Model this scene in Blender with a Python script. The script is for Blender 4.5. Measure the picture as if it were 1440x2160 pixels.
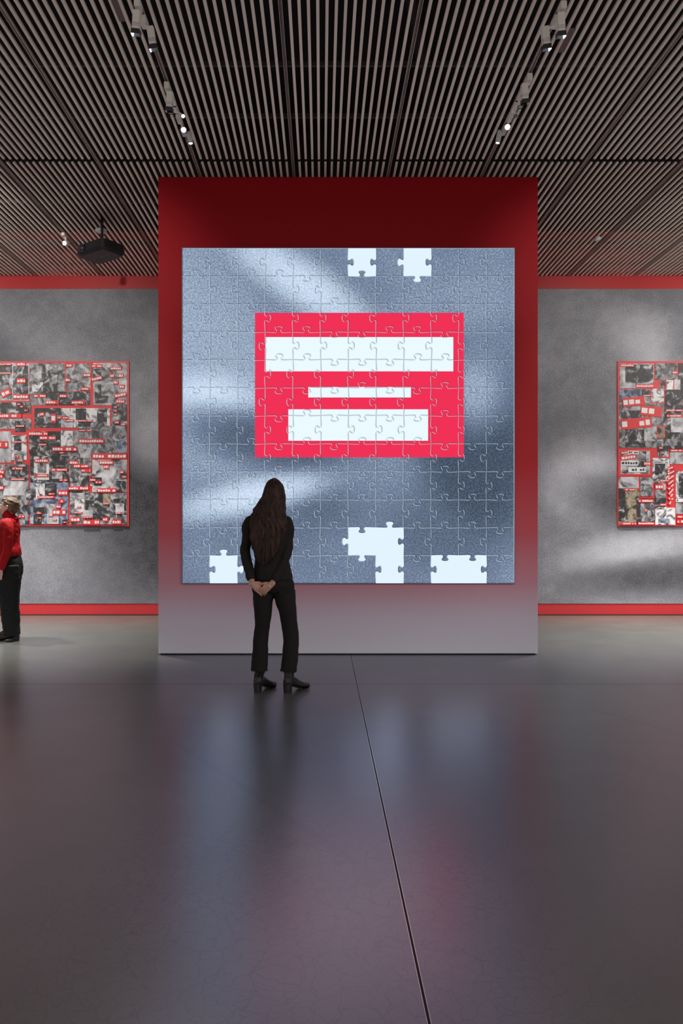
import bpy, bmesh, math, random
from mathutils import Vector, Matrix, noise
for o in list(bpy.data.objects): bpy.data.objects.remove(o)
C = bpy.context.scene.collection
PI = math.pi
R = math.radians
# ------------------------------------------------------------------ camera
F, VX, VY, EYE = 1500.0, 678.0, 1095.0, 1.38          # focal length in px, vanishing point, eye height
PW, PZ = 7.238, 4.865                                   # centre wall distance, underside of the slats
BW = 10.197                                             # back wall distance
cam = bpy.data.cameras.new('camera')
camo = bpy.data.objects.new('camera', cam); C.objects.link(camo)
camo.location = (0, 0, EYE); camo.rotation_euler = (PI/2, 0, 0)
cam.sensor_fit = 'VERTICAL'; cam.sensor_height = 36; cam.sensor_width = 24
cam.lens = 36*F/2160
cam.shift_x = (720-VX)/2160; cam.shift_y = (VY-1080)/2160
cam.clip_start = .05; cam.clip_end = 100
bpy.context.scene.camera = camo
# ------------------------------------------------------------------ world, exposure
w = bpy.data.worlds.new('gallery_world'); bpy.context.scene.world = w; w.use_nodes = True
w.node_tree.nodes['Background'].inputs[0].default_value = (.98, .89, .81, 1)
w.node_tree.nodes['Background'].inputs[1].default_value = .93
vs = bpy.context.scene.view_settings
vs.view_transform = 'Standard'; vs.look = 'None'; vs.gamma = 1; vs.use_curve_mapping = False; vs.exposure = 0
# ------------------------------------------------------------------ lights (gallery track lamps and an added front fill)
def spot(name, loc, aim, watts, deg, blend=.6, col=(1, .95, .88), size=.04):
    l = bpy.data.lights.new(name, 'SPOT'); l.energy = watts; l.spot_size = R(deg); l.spot_blend = blend
    l.color = col; l.shadow_soft_size = size
    o = bpy.data.objects.new(name, l); C.objects.link(o); o.location = loc
    o.rotation_euler = (Vector(aim)-Vector(loc)).to_track_quat('-Z', 'Y').to_euler(); return o
for x, tx in ((-6.2, -6.4), (-3.6, -4.0), (4.3, 4.6), (6.6, 6.8)):
    spot('wall_wash_lamp', (x, 6.2, 4.7), (tx, BW, 2.9), 500 if abs(x) > 5 else 330, 84, 1)
for x, tx in ((-4.9, -5.0), (-3.2, -3.2), (3.8, 3.8), (5.6, 5.6)):
    spot('floor_wash_lamp', (x, 8.6, 4.7), (tx, 8.7, 0), 1350, 70, 1)
for x, tx in ((-3.3, -2.12), (3.9, 2.7)):
    spot('edge_wash_lamp', (x, 4.2, 4.6), (tx, PW, 3.9), 260, 38, 1)
    spot('edge_wash_lamp', (x, 4.0, 4.6), (tx+(.15 if x < 0 else -.15), PW, 2.2), 300, 34, 1)
for x, y in ((5.2, .8), (7.2, 2.2)):
    spot('added_front_fill', (x, y, 4.75), (.1, PW, .1), 430, 34, 1, size=.3)  # added unseen spots, only to brighten the lower centre wall

# ------------------------------------------------------------------ helpers
def at(px, py, Y): return Vector(((px-VX)/F*Y, Y, EYE-(py-VY)/F*Y))
def atz(px, py, z): return at(px, py, (z-EYE)*F/(VY-py))
def link_mesh(name, bm, mats, parent=None, smooth=False):
    me = bpy.data.meshes.new(name); bm.to_mesh(me); bm.free()
    for m in (mats if isinstance(mats, (list, tuple)) else [mats]): me.materials.append(m)
    if smooth:
        for p in me.polygons: p.use_smooth = True
    o = bpy.data.objects.new(name, me); C.objects.link(o)
    if parent: o.parent = parent; o.location = -parent.location if not parent.get('_rot') else (0, 0, 0)
    return o
def sub(name, bm, mats, parent, smooth=False):           # sub-part: parent already carries the offset
    o = link_mesh(name, bm, mats, None, smooth); o.parent = parent; return o
def tag(o, label=None, cat=None, group=None, kind=None):
    if label: o['label'] = label
    if cat: o['category'] = cat
    if group: o['group'] = group
    if kind: o['kind'] = kind
    return o
def thing(name, label, cat, loc, group=None):
    o = bpy.data.objects.new(name, None); C.objects.link(o); o.location = loc; o.empty_display_size = .1
    return tag(o, label, cat, group)
def box(bm, x0, x1, y0, y1, z0, z1, mi=0, M=None):
    vs = [bm.verts.new(v) for v in ((x0,y0,z0),(x1,y0,z0),(x1,y1,z0),(x0,y1,z0),(x0,y0,z1),(x1,y0,z1),(x1,y1,z1),(x0,y1,z1))]
    if M is not None:
        for v in vs: v.co = M @ v.co
    for f in ((0,3,2,1),(4,5,6,7),(0,1,5,4),(1,2,6,5),(2,3,7,6),(3,0,4,7)):
        bm.faces.new([vs[i] for i in f]).material_index = mi
    return vs
def one_box(*a, M=None):
    bm = bmesh.new(); box(bm, *a, M=M); return bm
def bev(bm, w=.004, seg=2):
    bmesh.ops.bevel(bm, geom=bm.edges[:], offset=w, segments=seg, affect='EDGES', clamp_overlap=True); return bm
def loft(bm, rings, n=20, mi=0, e=1.0, cap=True):
    """rings: (centre, u, v) half-axis vectors"""
    out = []
    for c, u, v in rings:
        r = []
        for i in range(n):
            a = 2*PI*i/n; ca, sa = math.cos(a), math.sin(a)
            ca = math.copysign(abs(ca)**e, ca); sa = math.copysign(abs(sa)**e, sa)
            r.append(bm.verts.new(Vector(c)+Vector(u)*ca+Vector(v)*sa))
        out.append(r)
    for a, b in zip(out, out[1:]):
        for i in range(n):
            bm.faces.new((a[i], a[(i+1) % n], b[(i+1) % n], b[i])).material_index = mi
    if cap:
        bm.faces.new(out[0][::-1]).material_index = mi; bm.faces.new(out[-1]).material_index = mi
    return out
def catmull(P, k=4):
    P = [Vector(p) for p in P]; out = []
    for i in range(len(P)-1):
        p0 = P[max(i-1, 0)]; p1 = P[i]; p2 = P[i+1]; p3 = P[min(i+2, len(P)-1)]
        for j in range(k):
            t = j/k
            out.append(.5*((2*p1)+(p2-p0)*t+(2*p0-5*p1+4*p2-p3)*t*t+(3*p1-p0-3*p2+p3)*t**3))
    out.append(P[-1]); return out
def tube(bm, pts, rad, ref=(1, 0, 0), n=14, k=4, mi=0, round_ends=True):
    """smooth tube through pts; rad: r or (r_along_ref, r_other) per point"""
    rr = [(r, r) if not isinstance(r, (tuple, list)) else r for r in rad]
    P = catmull(pts, k); Q = catmull([(a, b, 0) for a, b in rr], k)
    rings = []; ref = Vector(ref)
    T = [(P[min(i+1, len(P)-1)]-P[max(i-1, 0)]).normalized() for i in range(len(P))]
    def ring(p, t, a, b):
        u = ref-t*ref.dot(t)
        if u.length < 1e-4: u = Vector((0, 1, 0))-t*t.y
        u.normalize(); v = t.cross(u)
        return (p, u*a, v*b)
    if round_ends:
        for s in (1.0, .87, .5): 
            c = math.sqrt(max(0, 1-s*s)); h = min(Q[0].x, Q[0].y)
            rings.append(ring(P[0]-T[0]*h*s*.9, T[0], max(Q[0].x*c, .0004), max(Q[0].y*c, .0004)))
    for p, t, q in zip(P, T, Q): rings.append(ring(p, t, max(q.x, .0004), max(q.y, .0004)))
    if round_ends:
        for s in (.5, .87, 1.0):
            c = math.sqrt(max(0, 1-s*s)); h = min(Q[-1].x, Q[-1].y)
            rings.append(ring(P[-1]+T[-1]*h*s*.9, T[-1], max(Q[-1].x*c, .0004), max(Q[-1].y*c, .0004)))
    loft(bm, rings, n, mi)
def ball(bm, c, r, M=None, seg=16):
    if not isinstance(r, (tuple, list)): r = (r, r, r)
    m = Matrix.Translation(c) @ (M if M is not None else Matrix()) @ Matrix.Diagonal((*r, 1))
    bmesh.ops.create_uvsphere(bm, u_segments=seg, v_segments=seg*3//4, radius=1, matrix=m)
def cyl(bm, a, b, r0, r1=None, n=20, mi=0):
    a, b = Vector(a), Vector(b); t = (b-a).normalized(); r1 = r0 if r1 is None else r1
    u = t.orthogonal().normalized(); v = t.cross(u)
    loft(bm, [(a, u*r0, v*r0), (b, u*r1, v*r1)], n, mi)
def torus(bm, c, ax, R_, r, n=24, m=8, mi=0):
    ax = Vector(ax).normalized(); u = ax.orthogonal().normalized(); v = ax.cross(u); g = []
    for i in range(n):
        a = 2*PI*i/n; d = u*math.cos(a)+v*math.sin(a)
        g.append([bm.verts.new(Vector(c)+d*(R_+r*math.cos(2*PI*j/m))+ax*r*math.sin(2*PI*j/m)) for j in range(m)])
    for i in range(n):
        for j in range(m):
            bm.faces.new((g[i][j], g[(i+1) % n][j], g[(i+1) % n][(j+1) % m], g[i][(j+1) % m])).material_index = mi
def solid(name, bm, mat, parent, voxel=.005, smooth=4, disp=None):
    """merge the closed volumes of bm into one continuous skin"""
    bmesh.ops.recalc_face_normals(bm, faces=bm.faces[:])
    me = bpy.data.meshes.new('tmp'); bm.to_mesh(me); bm.free()
    t = bpy.data.objects.new('tmp', me); C.objects.link(t)
    m = t.modifiers.new('r', 'REMESH'); m.mode = 'VOXEL'; m.voxel_size = voxel
    if smooth:
        s = t.modifiers.new('s', 'SMOOTH'); s.factor = .5; s.iterations = smooth
    bpy.context.view_layer.update()
    ev = t.evaluated_get(bpy.context.evaluated_depsgraph_get())
    out = bpy.data.meshes.new_from_object(ev)
    bpy.data.objects.remove(t); bpy.data.meshes.remove(me)
    if disp:
        ns = [v.normal.copy() for v in out.vertices]
        for v, nn in zip(out.vertices, ns): v.co = v.co+nn*disp(v.co, nn)
    out.materials.clear(); out.materials.append(mat); out.name = name
    for p in out.polygons: p.use_smooth = True
    o = bpy.data.objects.new(name, out); C.objects.link(o); o.parent = parent; o.location = -parent.location
    return o

# ------------------------------------------------------------------ materials
def mat(name, col, rough=.6, metal=0, spec=.5, emit=0, ecol=None):
    m = bpy.data.materials.new(name); m.use_nodes = True
    b = m.node_tree.nodes['Principled BSDF']
    b.inputs['Base Color'].default_value = (*col, 1); b.inputs['Roughness'].default_value = rough
    b.inputs['Metallic'].default_value = metal; b.inputs['Specular IOR Level'].default_value = spec
    if emit:
        b.inputs['Emission Color'].default_value = (*(ecol or col), 1); b.inputs['Emission Strength'].default_value = emit
    return m
class NB:
    def __init__(s, m): s.m = m; s.t = m.node_tree; s.N = s.t.nodes; s.L = s.t.links
    def put(s, sock, v):
        if v is None: return
        if hasattr(v, 'links') or isinstance(v, bpy.types.NodeSocket): s.L.new(v, sock)
        else: sock.default_value = v
    def math(s, op, a, b=None, c=None, clamp=False):
        n = s.N.new('ShaderNodeMath'); n.operation = op; n.use_clamp = clamp
        s.put(n.inputs[0], a); s.put(n.inputs[1], b); s.put(n.inputs[2], c); return n.outputs[0]
    def coord(s, kind='Object'): return s.N.new('ShaderNodeTexCoord').outputs[kind]
    def xyz(s, v):
        n = s.N.new('ShaderNodeSeparateXYZ'); s.L.new(v, n.inputs[0]); return n.outputs
    def noise(s, vec, scale, detail=3, rough=.5, dist=0, w=None):
        n = s.N.new('ShaderNodeTexNoise'); s.put(n.inputs['Vector'], vec)
        n.inputs['Scale'].default_value = scale; n.inputs['Detail'].default_value = detail
        n.inputs['Roughness'].default_value = rough; n.inputs['Distortion'].default_value = dist
        return n.outputs['Fac']
    def smooth(s, v, a, b, lo=0, hi=1):
        n = s.N.new('ShaderNodeMapRange'); n.interpolation_type = 'SMOOTHSTEP'
        for i, q in enumerate((v, a, b, lo, hi)): s.put(n.inputs[i], q)
        return n.outputs[0]
    def ramp(s, v, stops):
        n = s.N.new('ShaderNodeValToRGB'); s.put(n.inputs[0], v); e = n.color_ramp.elements
        while len(e) < len(stops): e.new(.5)
        for k, (p, c) in zip(e, stops): k.position = p; k.color = (*c, 1)
        return n.outputs[0]
    def mix(s, f, a, b):
        n = s.N.new('ShaderNodeMix'); n.data_type = 'RGBA'; s.put(n.inputs[0], f)
        s.put(n.inputs[6], a if not isinstance(a, tuple) else (*a, 1)); s.put(n.inputs[7], b if not isinstance(b, tuple) else (*b, 1))
        return n.outputs[2]
    def lerp(s, a, b, f): return s.math('ADD', s.math('MULTIPLY', a, s.math('SUBTRACT', 1.0, f)), s.math('MULTIPLY', b, f))
    def blob(s, x, z, cx, cz, rx, rz, rot, soft):
        c, q = math.cos(R(rot)), math.sin(R(rot))
        dx = s.math('SUBTRACT', x, cx); dz = s.math('SUBTRACT', z, cz)
        a = s.math('ADD', s.math('MULTIPLY', dx, c/rx), s.math('MULTIPLY', dz, q/rx))
        b = s.math('SUBTRACT', s.math('MULTIPLY', dz, c/rz), s.math('MULTIPLY', dx, q/rz))
        d = s.math('SQRT', s.math('ADD', s.math('MULTIPLY', a, a), s.math('MULTIPLY', b, b)))
        return s.math('SUBTRACT', 1.0, s.smooth(d, 1-soft, 1+soft))
    def rect(s, x, z, x0, x1, z0, z1, slant=0):
        if slant: x = s.math('SUBTRACT', x, s.math('MULTIPLY', s.math('SUBTRACT', z, z0), slant))
        a = s.math('MULTIPLY', s.math('GREATER_THAN', x, x0), s.math('LESS_THAN', x, x1))
        b = s.math('MULTIPLY', s.math('GREATER_THAN', z, z0), s.math('LESS_THAN', z, z1))
        return s.math('MULTIPLY', a, b)
    @property
    def bsdf(s): return s.N['Principled BSDF']

M_black = mat('black_void', (.006, .006, .007), .9)
M_blackplastic = mat('black_plastic', (.012, .011, .013), .45)
M_grey = mat('grey_lamp_paint', (.78, .74, .70), .5)
M_white = mat('white_lamp_paint', (.6, .6, .62), .4)
M_chrome = mat('chrome', (.8, .8, .82), .12, 1)
M_lamp = mat('lit_lamp', (1, 1, 1), .5, emit=14, ecol=(1, .97, .93))
M_lampdim = mat('lit_reflector', (1, 1, 1), .3, emit=2.2, ecol=(.8, .88, 1))
M_red = mat('red_paint', (.46, .018, .022), .5)

def m_slat():
    m = mat('slat_wood', (.4, .33, .29), .55); b = NB(m)
    v = b.noise(b.coord('Object'), 9, 3)
    r = b.N.new('ShaderNodeObjectInfo').outputs['Random']
    f = b.math('ADD', b.math('MULTIPLY', v, .35), b.math('MULTIPLY', r, .5))
    b.L.new(b.ramp(f, [(0, (.82, .74, .62)), (1, (.95, .88, .75))]), b.bsdf.inputs['Base Color'])
    return m
M_slat = m_slat()

def m_floor():
    m = mat('polished_concrete', (.2, .19, .17), .35); b = NB(m); b.bsdf.inputs['IOR'].default_value = 3.6; b.bsdf.inputs['Specular Tint'].default_value = (.80, .82, 1, 1); P = b.coord('Object')
    big = b.noise(P, .55, 4, .55); mid = b.noise(P, 3.2, 5, .6); fine = b.noise(P, 60, 3)
    f = b.math('ADD', b.math('MULTIPLY', big, .5), b.math('ADD', b.math('MULTIPLY', mid, .35), b.math('MULTIPLY', fine, .15)))
    col = b.ramp(f, [(.3, (.066, .074, .062)), (.5, (.098, .106, .086)), (.72, (.15, .158, .125))])
    # hairline cracks
    wob = b.N.new('ShaderNodeTexNoise'); b.L.new(P, wob.inputs['Vector']); wob.inputs['Scale'].default_value = 5
    wob.inputs['Detail'].default_value = 4
    ad = b.N.new('ShaderNodeVectorMath'); ad.operation = 'MULTIPLY_ADD'
    b.L.new(wob.outputs['Color'], ad.inputs[0]); ad.inputs[1].default_value = (.16, .16, .16); b.L.new(P, ad.inputs[2])
    def cracks(scale, wd):
        vo = b.N.new('ShaderNodeTexVoronoi'); vo.feature = 'DISTANCE_TO_EDGE'; vo.inputs['Scale'].default_value = scale
        b.L.new(ad.outputs[0], vo.inputs['Vector']); return b.math('LESS_THAN', vo.outputs['Distance'], wd)
    msk = b.smooth(b.noise(P, 1.1, 2), .47, .58)
    x, y, z = b.xyz(P)
    nearm = b.math('MULTIPLY', b.smooth(y, 3.6, 2.9), b.smooth(b.math('ABSOLUTE', b.math('ADD', x, .1)), 1.3, .5))
    msk = b.math('MULTIPLY', b.math('MAXIMUM', b.math('MULTIPLY', msk, .3), nearm), b.smooth(y, 5, 4))
    cr = b.math('MULTIPLY', b.math('MAXIMUM', cracks(16, .028), cracks(5.5, .008)), b.math('MULTIPLY', msk, .7))
    col = b.mix(cr, col, (.03, .03, .03))
    # worn diagonal scuff marks
    def scuff(x0, y0, dx, dy, wd, ln):
        c, s_ = dx/math.hypot(dx, dy), dy/math.hypot(dx, dy)
        u = b.math('ADD', b.math('MULTIPLY', b.math('SUBTRACT', x, x0), c), b.math('MULTIPLY', b.math('SUBTRACT', y, y0), s_))
        v = b.math('SUBTRACT', b.math('MULTIPLY', b.math('SUBTRACT', y, y0), c), b.math('MULTIPLY', b.math('SUBTRACT', x, x0), s_))
        return b.math('MULTIPLY', b.smooth(b.math('ABSOLUTE', v), wd, wd*.3), b.math('MULTIPLY', b.smooth(u, -.05, .1), b.smooth(u, ln, ln-.2)))
    sc = b.math('MAXIMUM', scuff(-.9, 4.4, 1.14, -1.7, .035, 2.05), scuff(2.0, 5.1, .6, -1.1, .03, 1.3))
    sc = b.math('MULTIPLY', sc, b.smooth(b.noise(P, 16, 4), .35, .65, .25, .8))
    col = b.mix(sc, col, (.06, .058, .055))
    spots = b.math('GREATER_THAN', b.noise(P, 13, 2), .79)
    col = b.mix(b.math('MULTIPLY', spots, .6), col, (.04, .04, .04))
    b.L.new(col, b.bsdf.inputs['Base Color'])
    b.bsdf.inputs['Roughness'].default_value = .29
    bp = b.N.new('ShaderNodeBump'); bp.inputs['Strength'].default_value = .02; bp.inputs['Distance'].default_value = .01
    b.L.new(b.noise(P, 22, 5, .6), bp.inputs['Height']); b.L.new(bp.outputs[0], b.bsdf.inputs['Normal'])
    return m
M_floor = m_floor()

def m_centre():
    """red light wash put into base colour, paling to lavender grey towards the floor"""
    m = mat('red_wash_in_colour', (.4, .02, .02), .6, spec=.12); b = NB(m)
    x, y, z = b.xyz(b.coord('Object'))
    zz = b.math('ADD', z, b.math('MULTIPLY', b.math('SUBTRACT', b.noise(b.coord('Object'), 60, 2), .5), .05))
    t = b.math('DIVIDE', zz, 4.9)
    c = b.ramp(t, [(0, (.60, .60, .72)), (.075, (.54, .48, .60)), (.15, (.48, .22, .29)), (.25, (.42, .075, .10)), (.40, (.35, .018, .026)), (1, (.27, .003, .008))])  # colour stops stand in for the light wash and its falloff upwards
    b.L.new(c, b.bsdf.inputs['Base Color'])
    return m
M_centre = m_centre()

def m_mural(name, shapes, lo=(.035, .035, .04), md=(.19, .195, .22), hi=(.53, .54, .60)):
    m = mat(name, md, .7, spec=.2); b = NB(m); P = b.coord('Object'); x, y, z = b.xyz(P)
    v = b.smooth(b.noise(P, .5, 2), .3, .7, .42, .56)
    for cx, cz, rx, rz, rot, soft, val, amp in shapes:
        v = b.lerp(v, val, b.math('MULTIPLY', b.blob(x, z, cx, cz, rx, rz, rot, soft), amp))
    g = b.math('SUBTRACT', b.math('ADD', b.math('MULTIPLY', b.noise(P, 42, 3, .7), .55), b.math('MULTIPLY', b.noise(P, 7, 3), .25)), .4)
    v = b.math('ADD', v, b.math('MULTIPLY', g, .75))
    b.L.new(b.ramp(v, [(.05, lo), (.45, md), (.95, hi)]), b.bsdf.inputs['Base Color'])
    return m
# ------------------------------------------------------------------ room shell
fl = link_mesh('floor', one_box(-14, 14.5, -7, BW+.3, -.2, 0), M_floor); tag(fl, kind='structure')
# recessed joint with a metal strip running away from the camera, and a cross joint
bm = bmesh.new(); box(bm, .288, .2905, -5, PW-.02, 0, .0015); box(bm, .2985, .301, -5, PW-.02, 0, .0015)
o = link_mesh('trim_1', bm, mat('joint_metal', (.6, .6, .62), .25, 1)); tag(o, kind='structure')
o = link_mesh('trim_2', one_box(.2905, .2985, -5, PW-.02, 0, .0006), mat('joint_filler', (.02, .02, .022), .7)); tag(o, kind='structure')
o = link_mesh('trim_3', one_box(-10, 10, 5.945, 5.951, 0, .0005), mat('cross_joint', (.07, .068, .064), .6)); tag(o, kind='structure')

wb = link_mesh('wall_back', one_box(-10, 10.5, BW, BW+.2, 0, 5.5), M_red); tag(wb, kind='structure')
Mw = mat('side_wall_paint', (.16, .05, .05), .7)
o = link_mesh('wall_left', one_box(-10.2, -10, 5, BW+.2, 0, 5.6), Mw); tag(o, kind='structure')
o = link_mesh('wall_right', one_box(10.5, 10.7, 5, BW+.2, 0, 5.6), Mw); tag(o, kind='structure')
o = link_mesh('baseboard_back', one_box(-10, 10.5, BW-.012, BW, 0, .012), M_blackplastic); tag(o, kind='structure')

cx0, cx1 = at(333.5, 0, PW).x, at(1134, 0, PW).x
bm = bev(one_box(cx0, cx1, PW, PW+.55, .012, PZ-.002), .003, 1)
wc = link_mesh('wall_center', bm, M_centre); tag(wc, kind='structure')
o = link_mesh('baseboard_center', one_box(cx0+.02, cx1-.02, PW+.02, PW+.5, 0, .013), M_black); tag(o, kind='structure')

ceil = link_mesh('ceiling', one_box(-10, 10.5, -5, BW+.2, 5.5, 5.6), M_black); tag(ceil, kind='structure')
JY = 6.887
TX = [-.28+.9525*k for k in range(-5, 7)]
def slat_mesh(y0, y1):
    bm = one_box(-.0105, .0105, y0, y1, PZ, PZ+.020)
    me = bpy.data.meshes.new('ceiling_slat'); bm.to_mesh(me); bm.free(); me.materials.append(M_slat); return me
near, far = slat_mesh(.4, JY), slat_mesh(JY+.07, BW-.01)
outer = bmesh.new()
for k in range(-7, 9):
    for j in range(1, 15):
        x = -.28+.9525*k+.0635*j
        vis_far = -4.8 < x < 5.35; vis_near = -3.35 < x < 3.75
        for me, v, y0, y1 in ((near, vis_near, .4, JY), (far, vis_far, JY+.07, BW-.01)):
            if v:
                o = bpy.data.objects.new('ceiling_slat', me); C.objects.link(o); o.location = (x, 0, random.Random(k*31+j).uniform(-.0015, .0015)); o.parent = ceil
            elif -7 < x < 7.6: box(outer, x-.0105, x+.0105, y0, y1, PZ, PZ+.020)
        if -7 < x < 7.6: box(outer, x-.0105, x+.0105, -5, .38, PZ, PZ+.020)
o = link_mesh('ceiling_slat', outer, M_slat, ceil); o.location = (0, 0, 0); o['kind'] = 'stuff'
# dark carrier rails over the slats and ducts in the void
M_rail = mat('carrier_rail', (.05, .042, .04), .6)
for Y in (5.58, 6.30, 8.0, 9.2, 4.2, 3.0):
    o = link_mesh('carrier_rail', one_box(-7, 7.6, Y, Y+.02, PZ+.075, PZ+.11), M_rail, ceil); o.location = (0, 0, 0)
for Y in (JY+.01, JY+.05):
    bm = bmesh.new()
    for k in range(-7, 9):
        for j in range(1, 15):
            x = -.28+.9525*k+.0635*j
            if -5.2 < x < 5.8: box(bm, x-.017, x+.008, JY+.006, JY+.064, PZ+.01, PZ+.05)
o = link_mesh('joint_clip', bm, M_black, ceil); o.location = (0, 0, 0); o['kind'] = 'stuff'
M_duct = mat('void_duct', (.02, .02, .022), .6)
bm = bmesh.new(); cyl(bm, (-9, 5.0, 5.28), (9, 5.0, 5.28), .14); cyl(bm, (-.9, -1, 5.22), (1.6, 9, 5.25), .05)
o = link_mesh('duct', bm, M_duct, ceil, True); o.location = (0, 0, 0)

# lighting tracks in place of every fifteenth slat
M_track = mat('track_metal', (.6, .5, .44), .45); M_groove = mat('track_groove', (.012, .012, .012), .7)
side = {-1: 'running above the front lamp cluster left of the centre wall', }
desc = {-5: 'out past the left edge of the left collage', -4: 'far left, above the red-sweatered visitor', -3: 'carrying the small lit lamp beside the projector',
        -2: 'between the projector and the left lamp clusters', -1: 'carrying the lamp clusters left of the centre', 0: 'bare, just left of the middle of the centre wall',
        1: 'bare, just right of the middle of the centre wall', 2: 'carrying the lamp clusters right of the centre', 3: 'meeting the top right corner of the centre wall',
        4: 'passing above the small round detector at right', 5: 'far right, over the right collage', 6: 'outermost at the right edge'}
for i, x in enumerate(TX):
    k = i-5
    t = thing('lighting_track', 'slim grey lighting track '+desc[k], 'lighting track', (x, 5, PZ), 'lighting tracks in the slatted ceiling')
    bm = bmesh.new(); box(bm, x-.0125, x-.009, .4, BW-.01, PZ-.003, PZ+.02); box(bm, x+.009, x+.0125, .4, BW-.01, PZ-.003, PZ+.02)
    box(bm, x-.0015, x+.0015, .4, BW-.01, PZ+.006, PZ+.0195)
    link_mesh('rail', bm, M_track, t)
    link_mesh('groove', one_box(x-.0088, x+.0088, .4, BW-.01, PZ+.02, PZ+.026), M_groove, t)

# ------------------------------------------------------------------ display screen of jigsaw pieces
sx0, sx1 = at(385, 0, PW).x, at(1083.5, 0, PW).x
sz0, sz1 = at(0, 1230, PW).z, at(0, 524.5, PW).z
SW, SH = sx1-sx0, sz1-sz0
scr = thing('display_screen', 'big glowing square screen of grey jigsaw pieces with a red block, on the centre wall', 'screen', ((sx0+sx1)/2, PW-.001, sz0))
def px2l(px, py): return ((px-385)/698.5*SW-SW/2, (1230-py)/705.5*SH)
WHITE = (.70, .82, 1.0)
def emis(name, colsock_fn, strength=1.0):
    m = bpy.data.materials.new(name); m.use_nodes = True; b = NB(m); b.N.remove(b.bsdf)
    e = b.N.new('ShaderNodeEmission'); e.inputs[1].default_value = strength
    c = colsock_fn(b)
    if isinstance(c, tuple): e.inputs[0].default_value = (*c, 1)
    else: b.L.new(c, e.inputs[0])
    b.L.new(e.outputs[0], b.N['Material Output'].inputs[0]); return m
def picture(b):
    P = b.coord('Object'); x, y, z = b.xyz(P)
    v = b.smooth(b.noise(P, .9, 2), .3, .7, .33, .47)
    k = SW/698.5
    def bl(px, py, rx, ry, rot, soft, val, amp=1):
        nonlocal v
        lx, lz = px2l(px, py)
        v = b.lerp(v, val, b.math('MULTIPLY', b.blob(x, z, lx, lz, rx*k, ry*k, rot, soft), amp))
    # plain soft light and dark fields, no figure
    bl(430, 760, 150, 260, 12, .8, .60, .8)
    bl(640, 600, 150, 44, -34, .8, .86, .85)
    bl(430, 860, 95, 60, 0, .75, .92, .85)
    bl(560, 930, 190, 52, -14, .7, .12, .85)
    bl(1000, 960, 120, 190, 12, .55, .08, .95)
    bl(1000, 830, 60, 70, 0, .8, .80, .6)
    bl(700, 1060, 120, 60, 20, .8, .20, .8)
    bl(540, 1045, 150, 32, 12, .8, .90, .8)
    bl(900, 1130, 130, 60, -35, .7, .20, .7)
    bl(780, 1010, 70, 60, 0, .9, .50, .6)
    g = b.math('SUBTRACT', b.math('ADD', b.math('MULTIPLY', b.noise(P, 60, 3, .75), .7), b.math('MULTIPLY', b.noise(P, 150, 1), .3)), .5)
    v = b.math('ADD', v, b.math('MULTIPLY', g, 1.25))
    c = b.ramp(v, [(.05, (.042, .062, .098)), (.42, (.165, .215, .315)), (.66, (.40, .50, .63)), (.95, WHITE)])
    # red block with plain slanted white bars
    ax, az = px2l(538, 965); bx, bz = px2l(977, 661)
    c = b.mix(b.rect(x, z, ax, bx, az, bz), c, (.80, .028, .085))
    wm = None
    def bar(p0, p1, y0, y1):
        nonlocal wm
        lx, lz = px2l(p0, y1); rx, rz = px2l(p1, y0)
        r = b.rect(x, z, lx, rx, lz, rz)
        wm = r if wm is None else b.math('MAXIMUM', wm, r)
    bar(560, 955, 712, 784); bar(650, 866, 817, 839); bar(608, 902, 864, 930)
    return b.mix(wm, c, (.75, .87, .92))
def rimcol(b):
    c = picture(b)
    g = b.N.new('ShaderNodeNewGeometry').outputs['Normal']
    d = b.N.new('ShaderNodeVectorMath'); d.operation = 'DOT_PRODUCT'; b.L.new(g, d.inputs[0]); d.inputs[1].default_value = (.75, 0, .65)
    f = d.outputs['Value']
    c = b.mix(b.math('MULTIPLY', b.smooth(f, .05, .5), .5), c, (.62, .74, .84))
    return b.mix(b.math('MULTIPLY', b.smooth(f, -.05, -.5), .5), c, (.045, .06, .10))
M_pic = emis('jigsaw_picture', picture, 1.1)
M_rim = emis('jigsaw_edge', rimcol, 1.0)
M_back = emis('screen_backlight', lambda b: WHITE, 1.1)
link_mesh('backlight', one_box(sx0, sx1, PW-.012, PW-.001, sz0, sz1), M_back, scr)
bm = bmesh.new()
for a in ((sx0-.006, sx0, sz0-.006, sz1+.006), (sx1, sx1+.006, sz0-.006, sz1+.006)): box(bm, a[0], a[1], PW-.016, PW-.001, a[2], a[3])
box(bm, sx0, sx1, PW-.016, PW-.001, sz1, sz1+.006); box(bm, sx0, sx1, PW-.016, PW-.001, sz0-.006, sz0)
link_mesh('bezel', bm, mat('screen_edge', (.10, .11, .16), .4), scr)
V = ['LLLLLRLLLRL', 'RLRRLLRRLLL', 'LRRRRLLRRLR', 'LLLRRRLLLRL', 'RRRLLRLRRRR', 'RRLLLLLLRRR',
     'RRRLLRRLRRR', 'RRRRLLLRRRL', 'RLRLLRLRRRR', 'RRLRLLLRRRR', 'LLRRRLRLLRL', 'RRLLRRRLRRL']
H = ['UUUUDDUDDDDD', 'DUDDDUUDUDUD', 'DDUUUDDUUDUU', 'UDUUUDDDUUDD', 'DDUDDDUDDUDU', 'DDUDUDDDDUUD',
     'UDUDUDUUUDDD', 'UDDUUUDDUUDD', 'UDDUDUUUDUUU', 'UDDDUUDUUUUD', 'UUDDUDDDDDDD']
missing = {(0, 6), (0, 8), (11, 1), (10, 6), (10, 7), (11, 7), (11, 9), (11, 10)}
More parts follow.
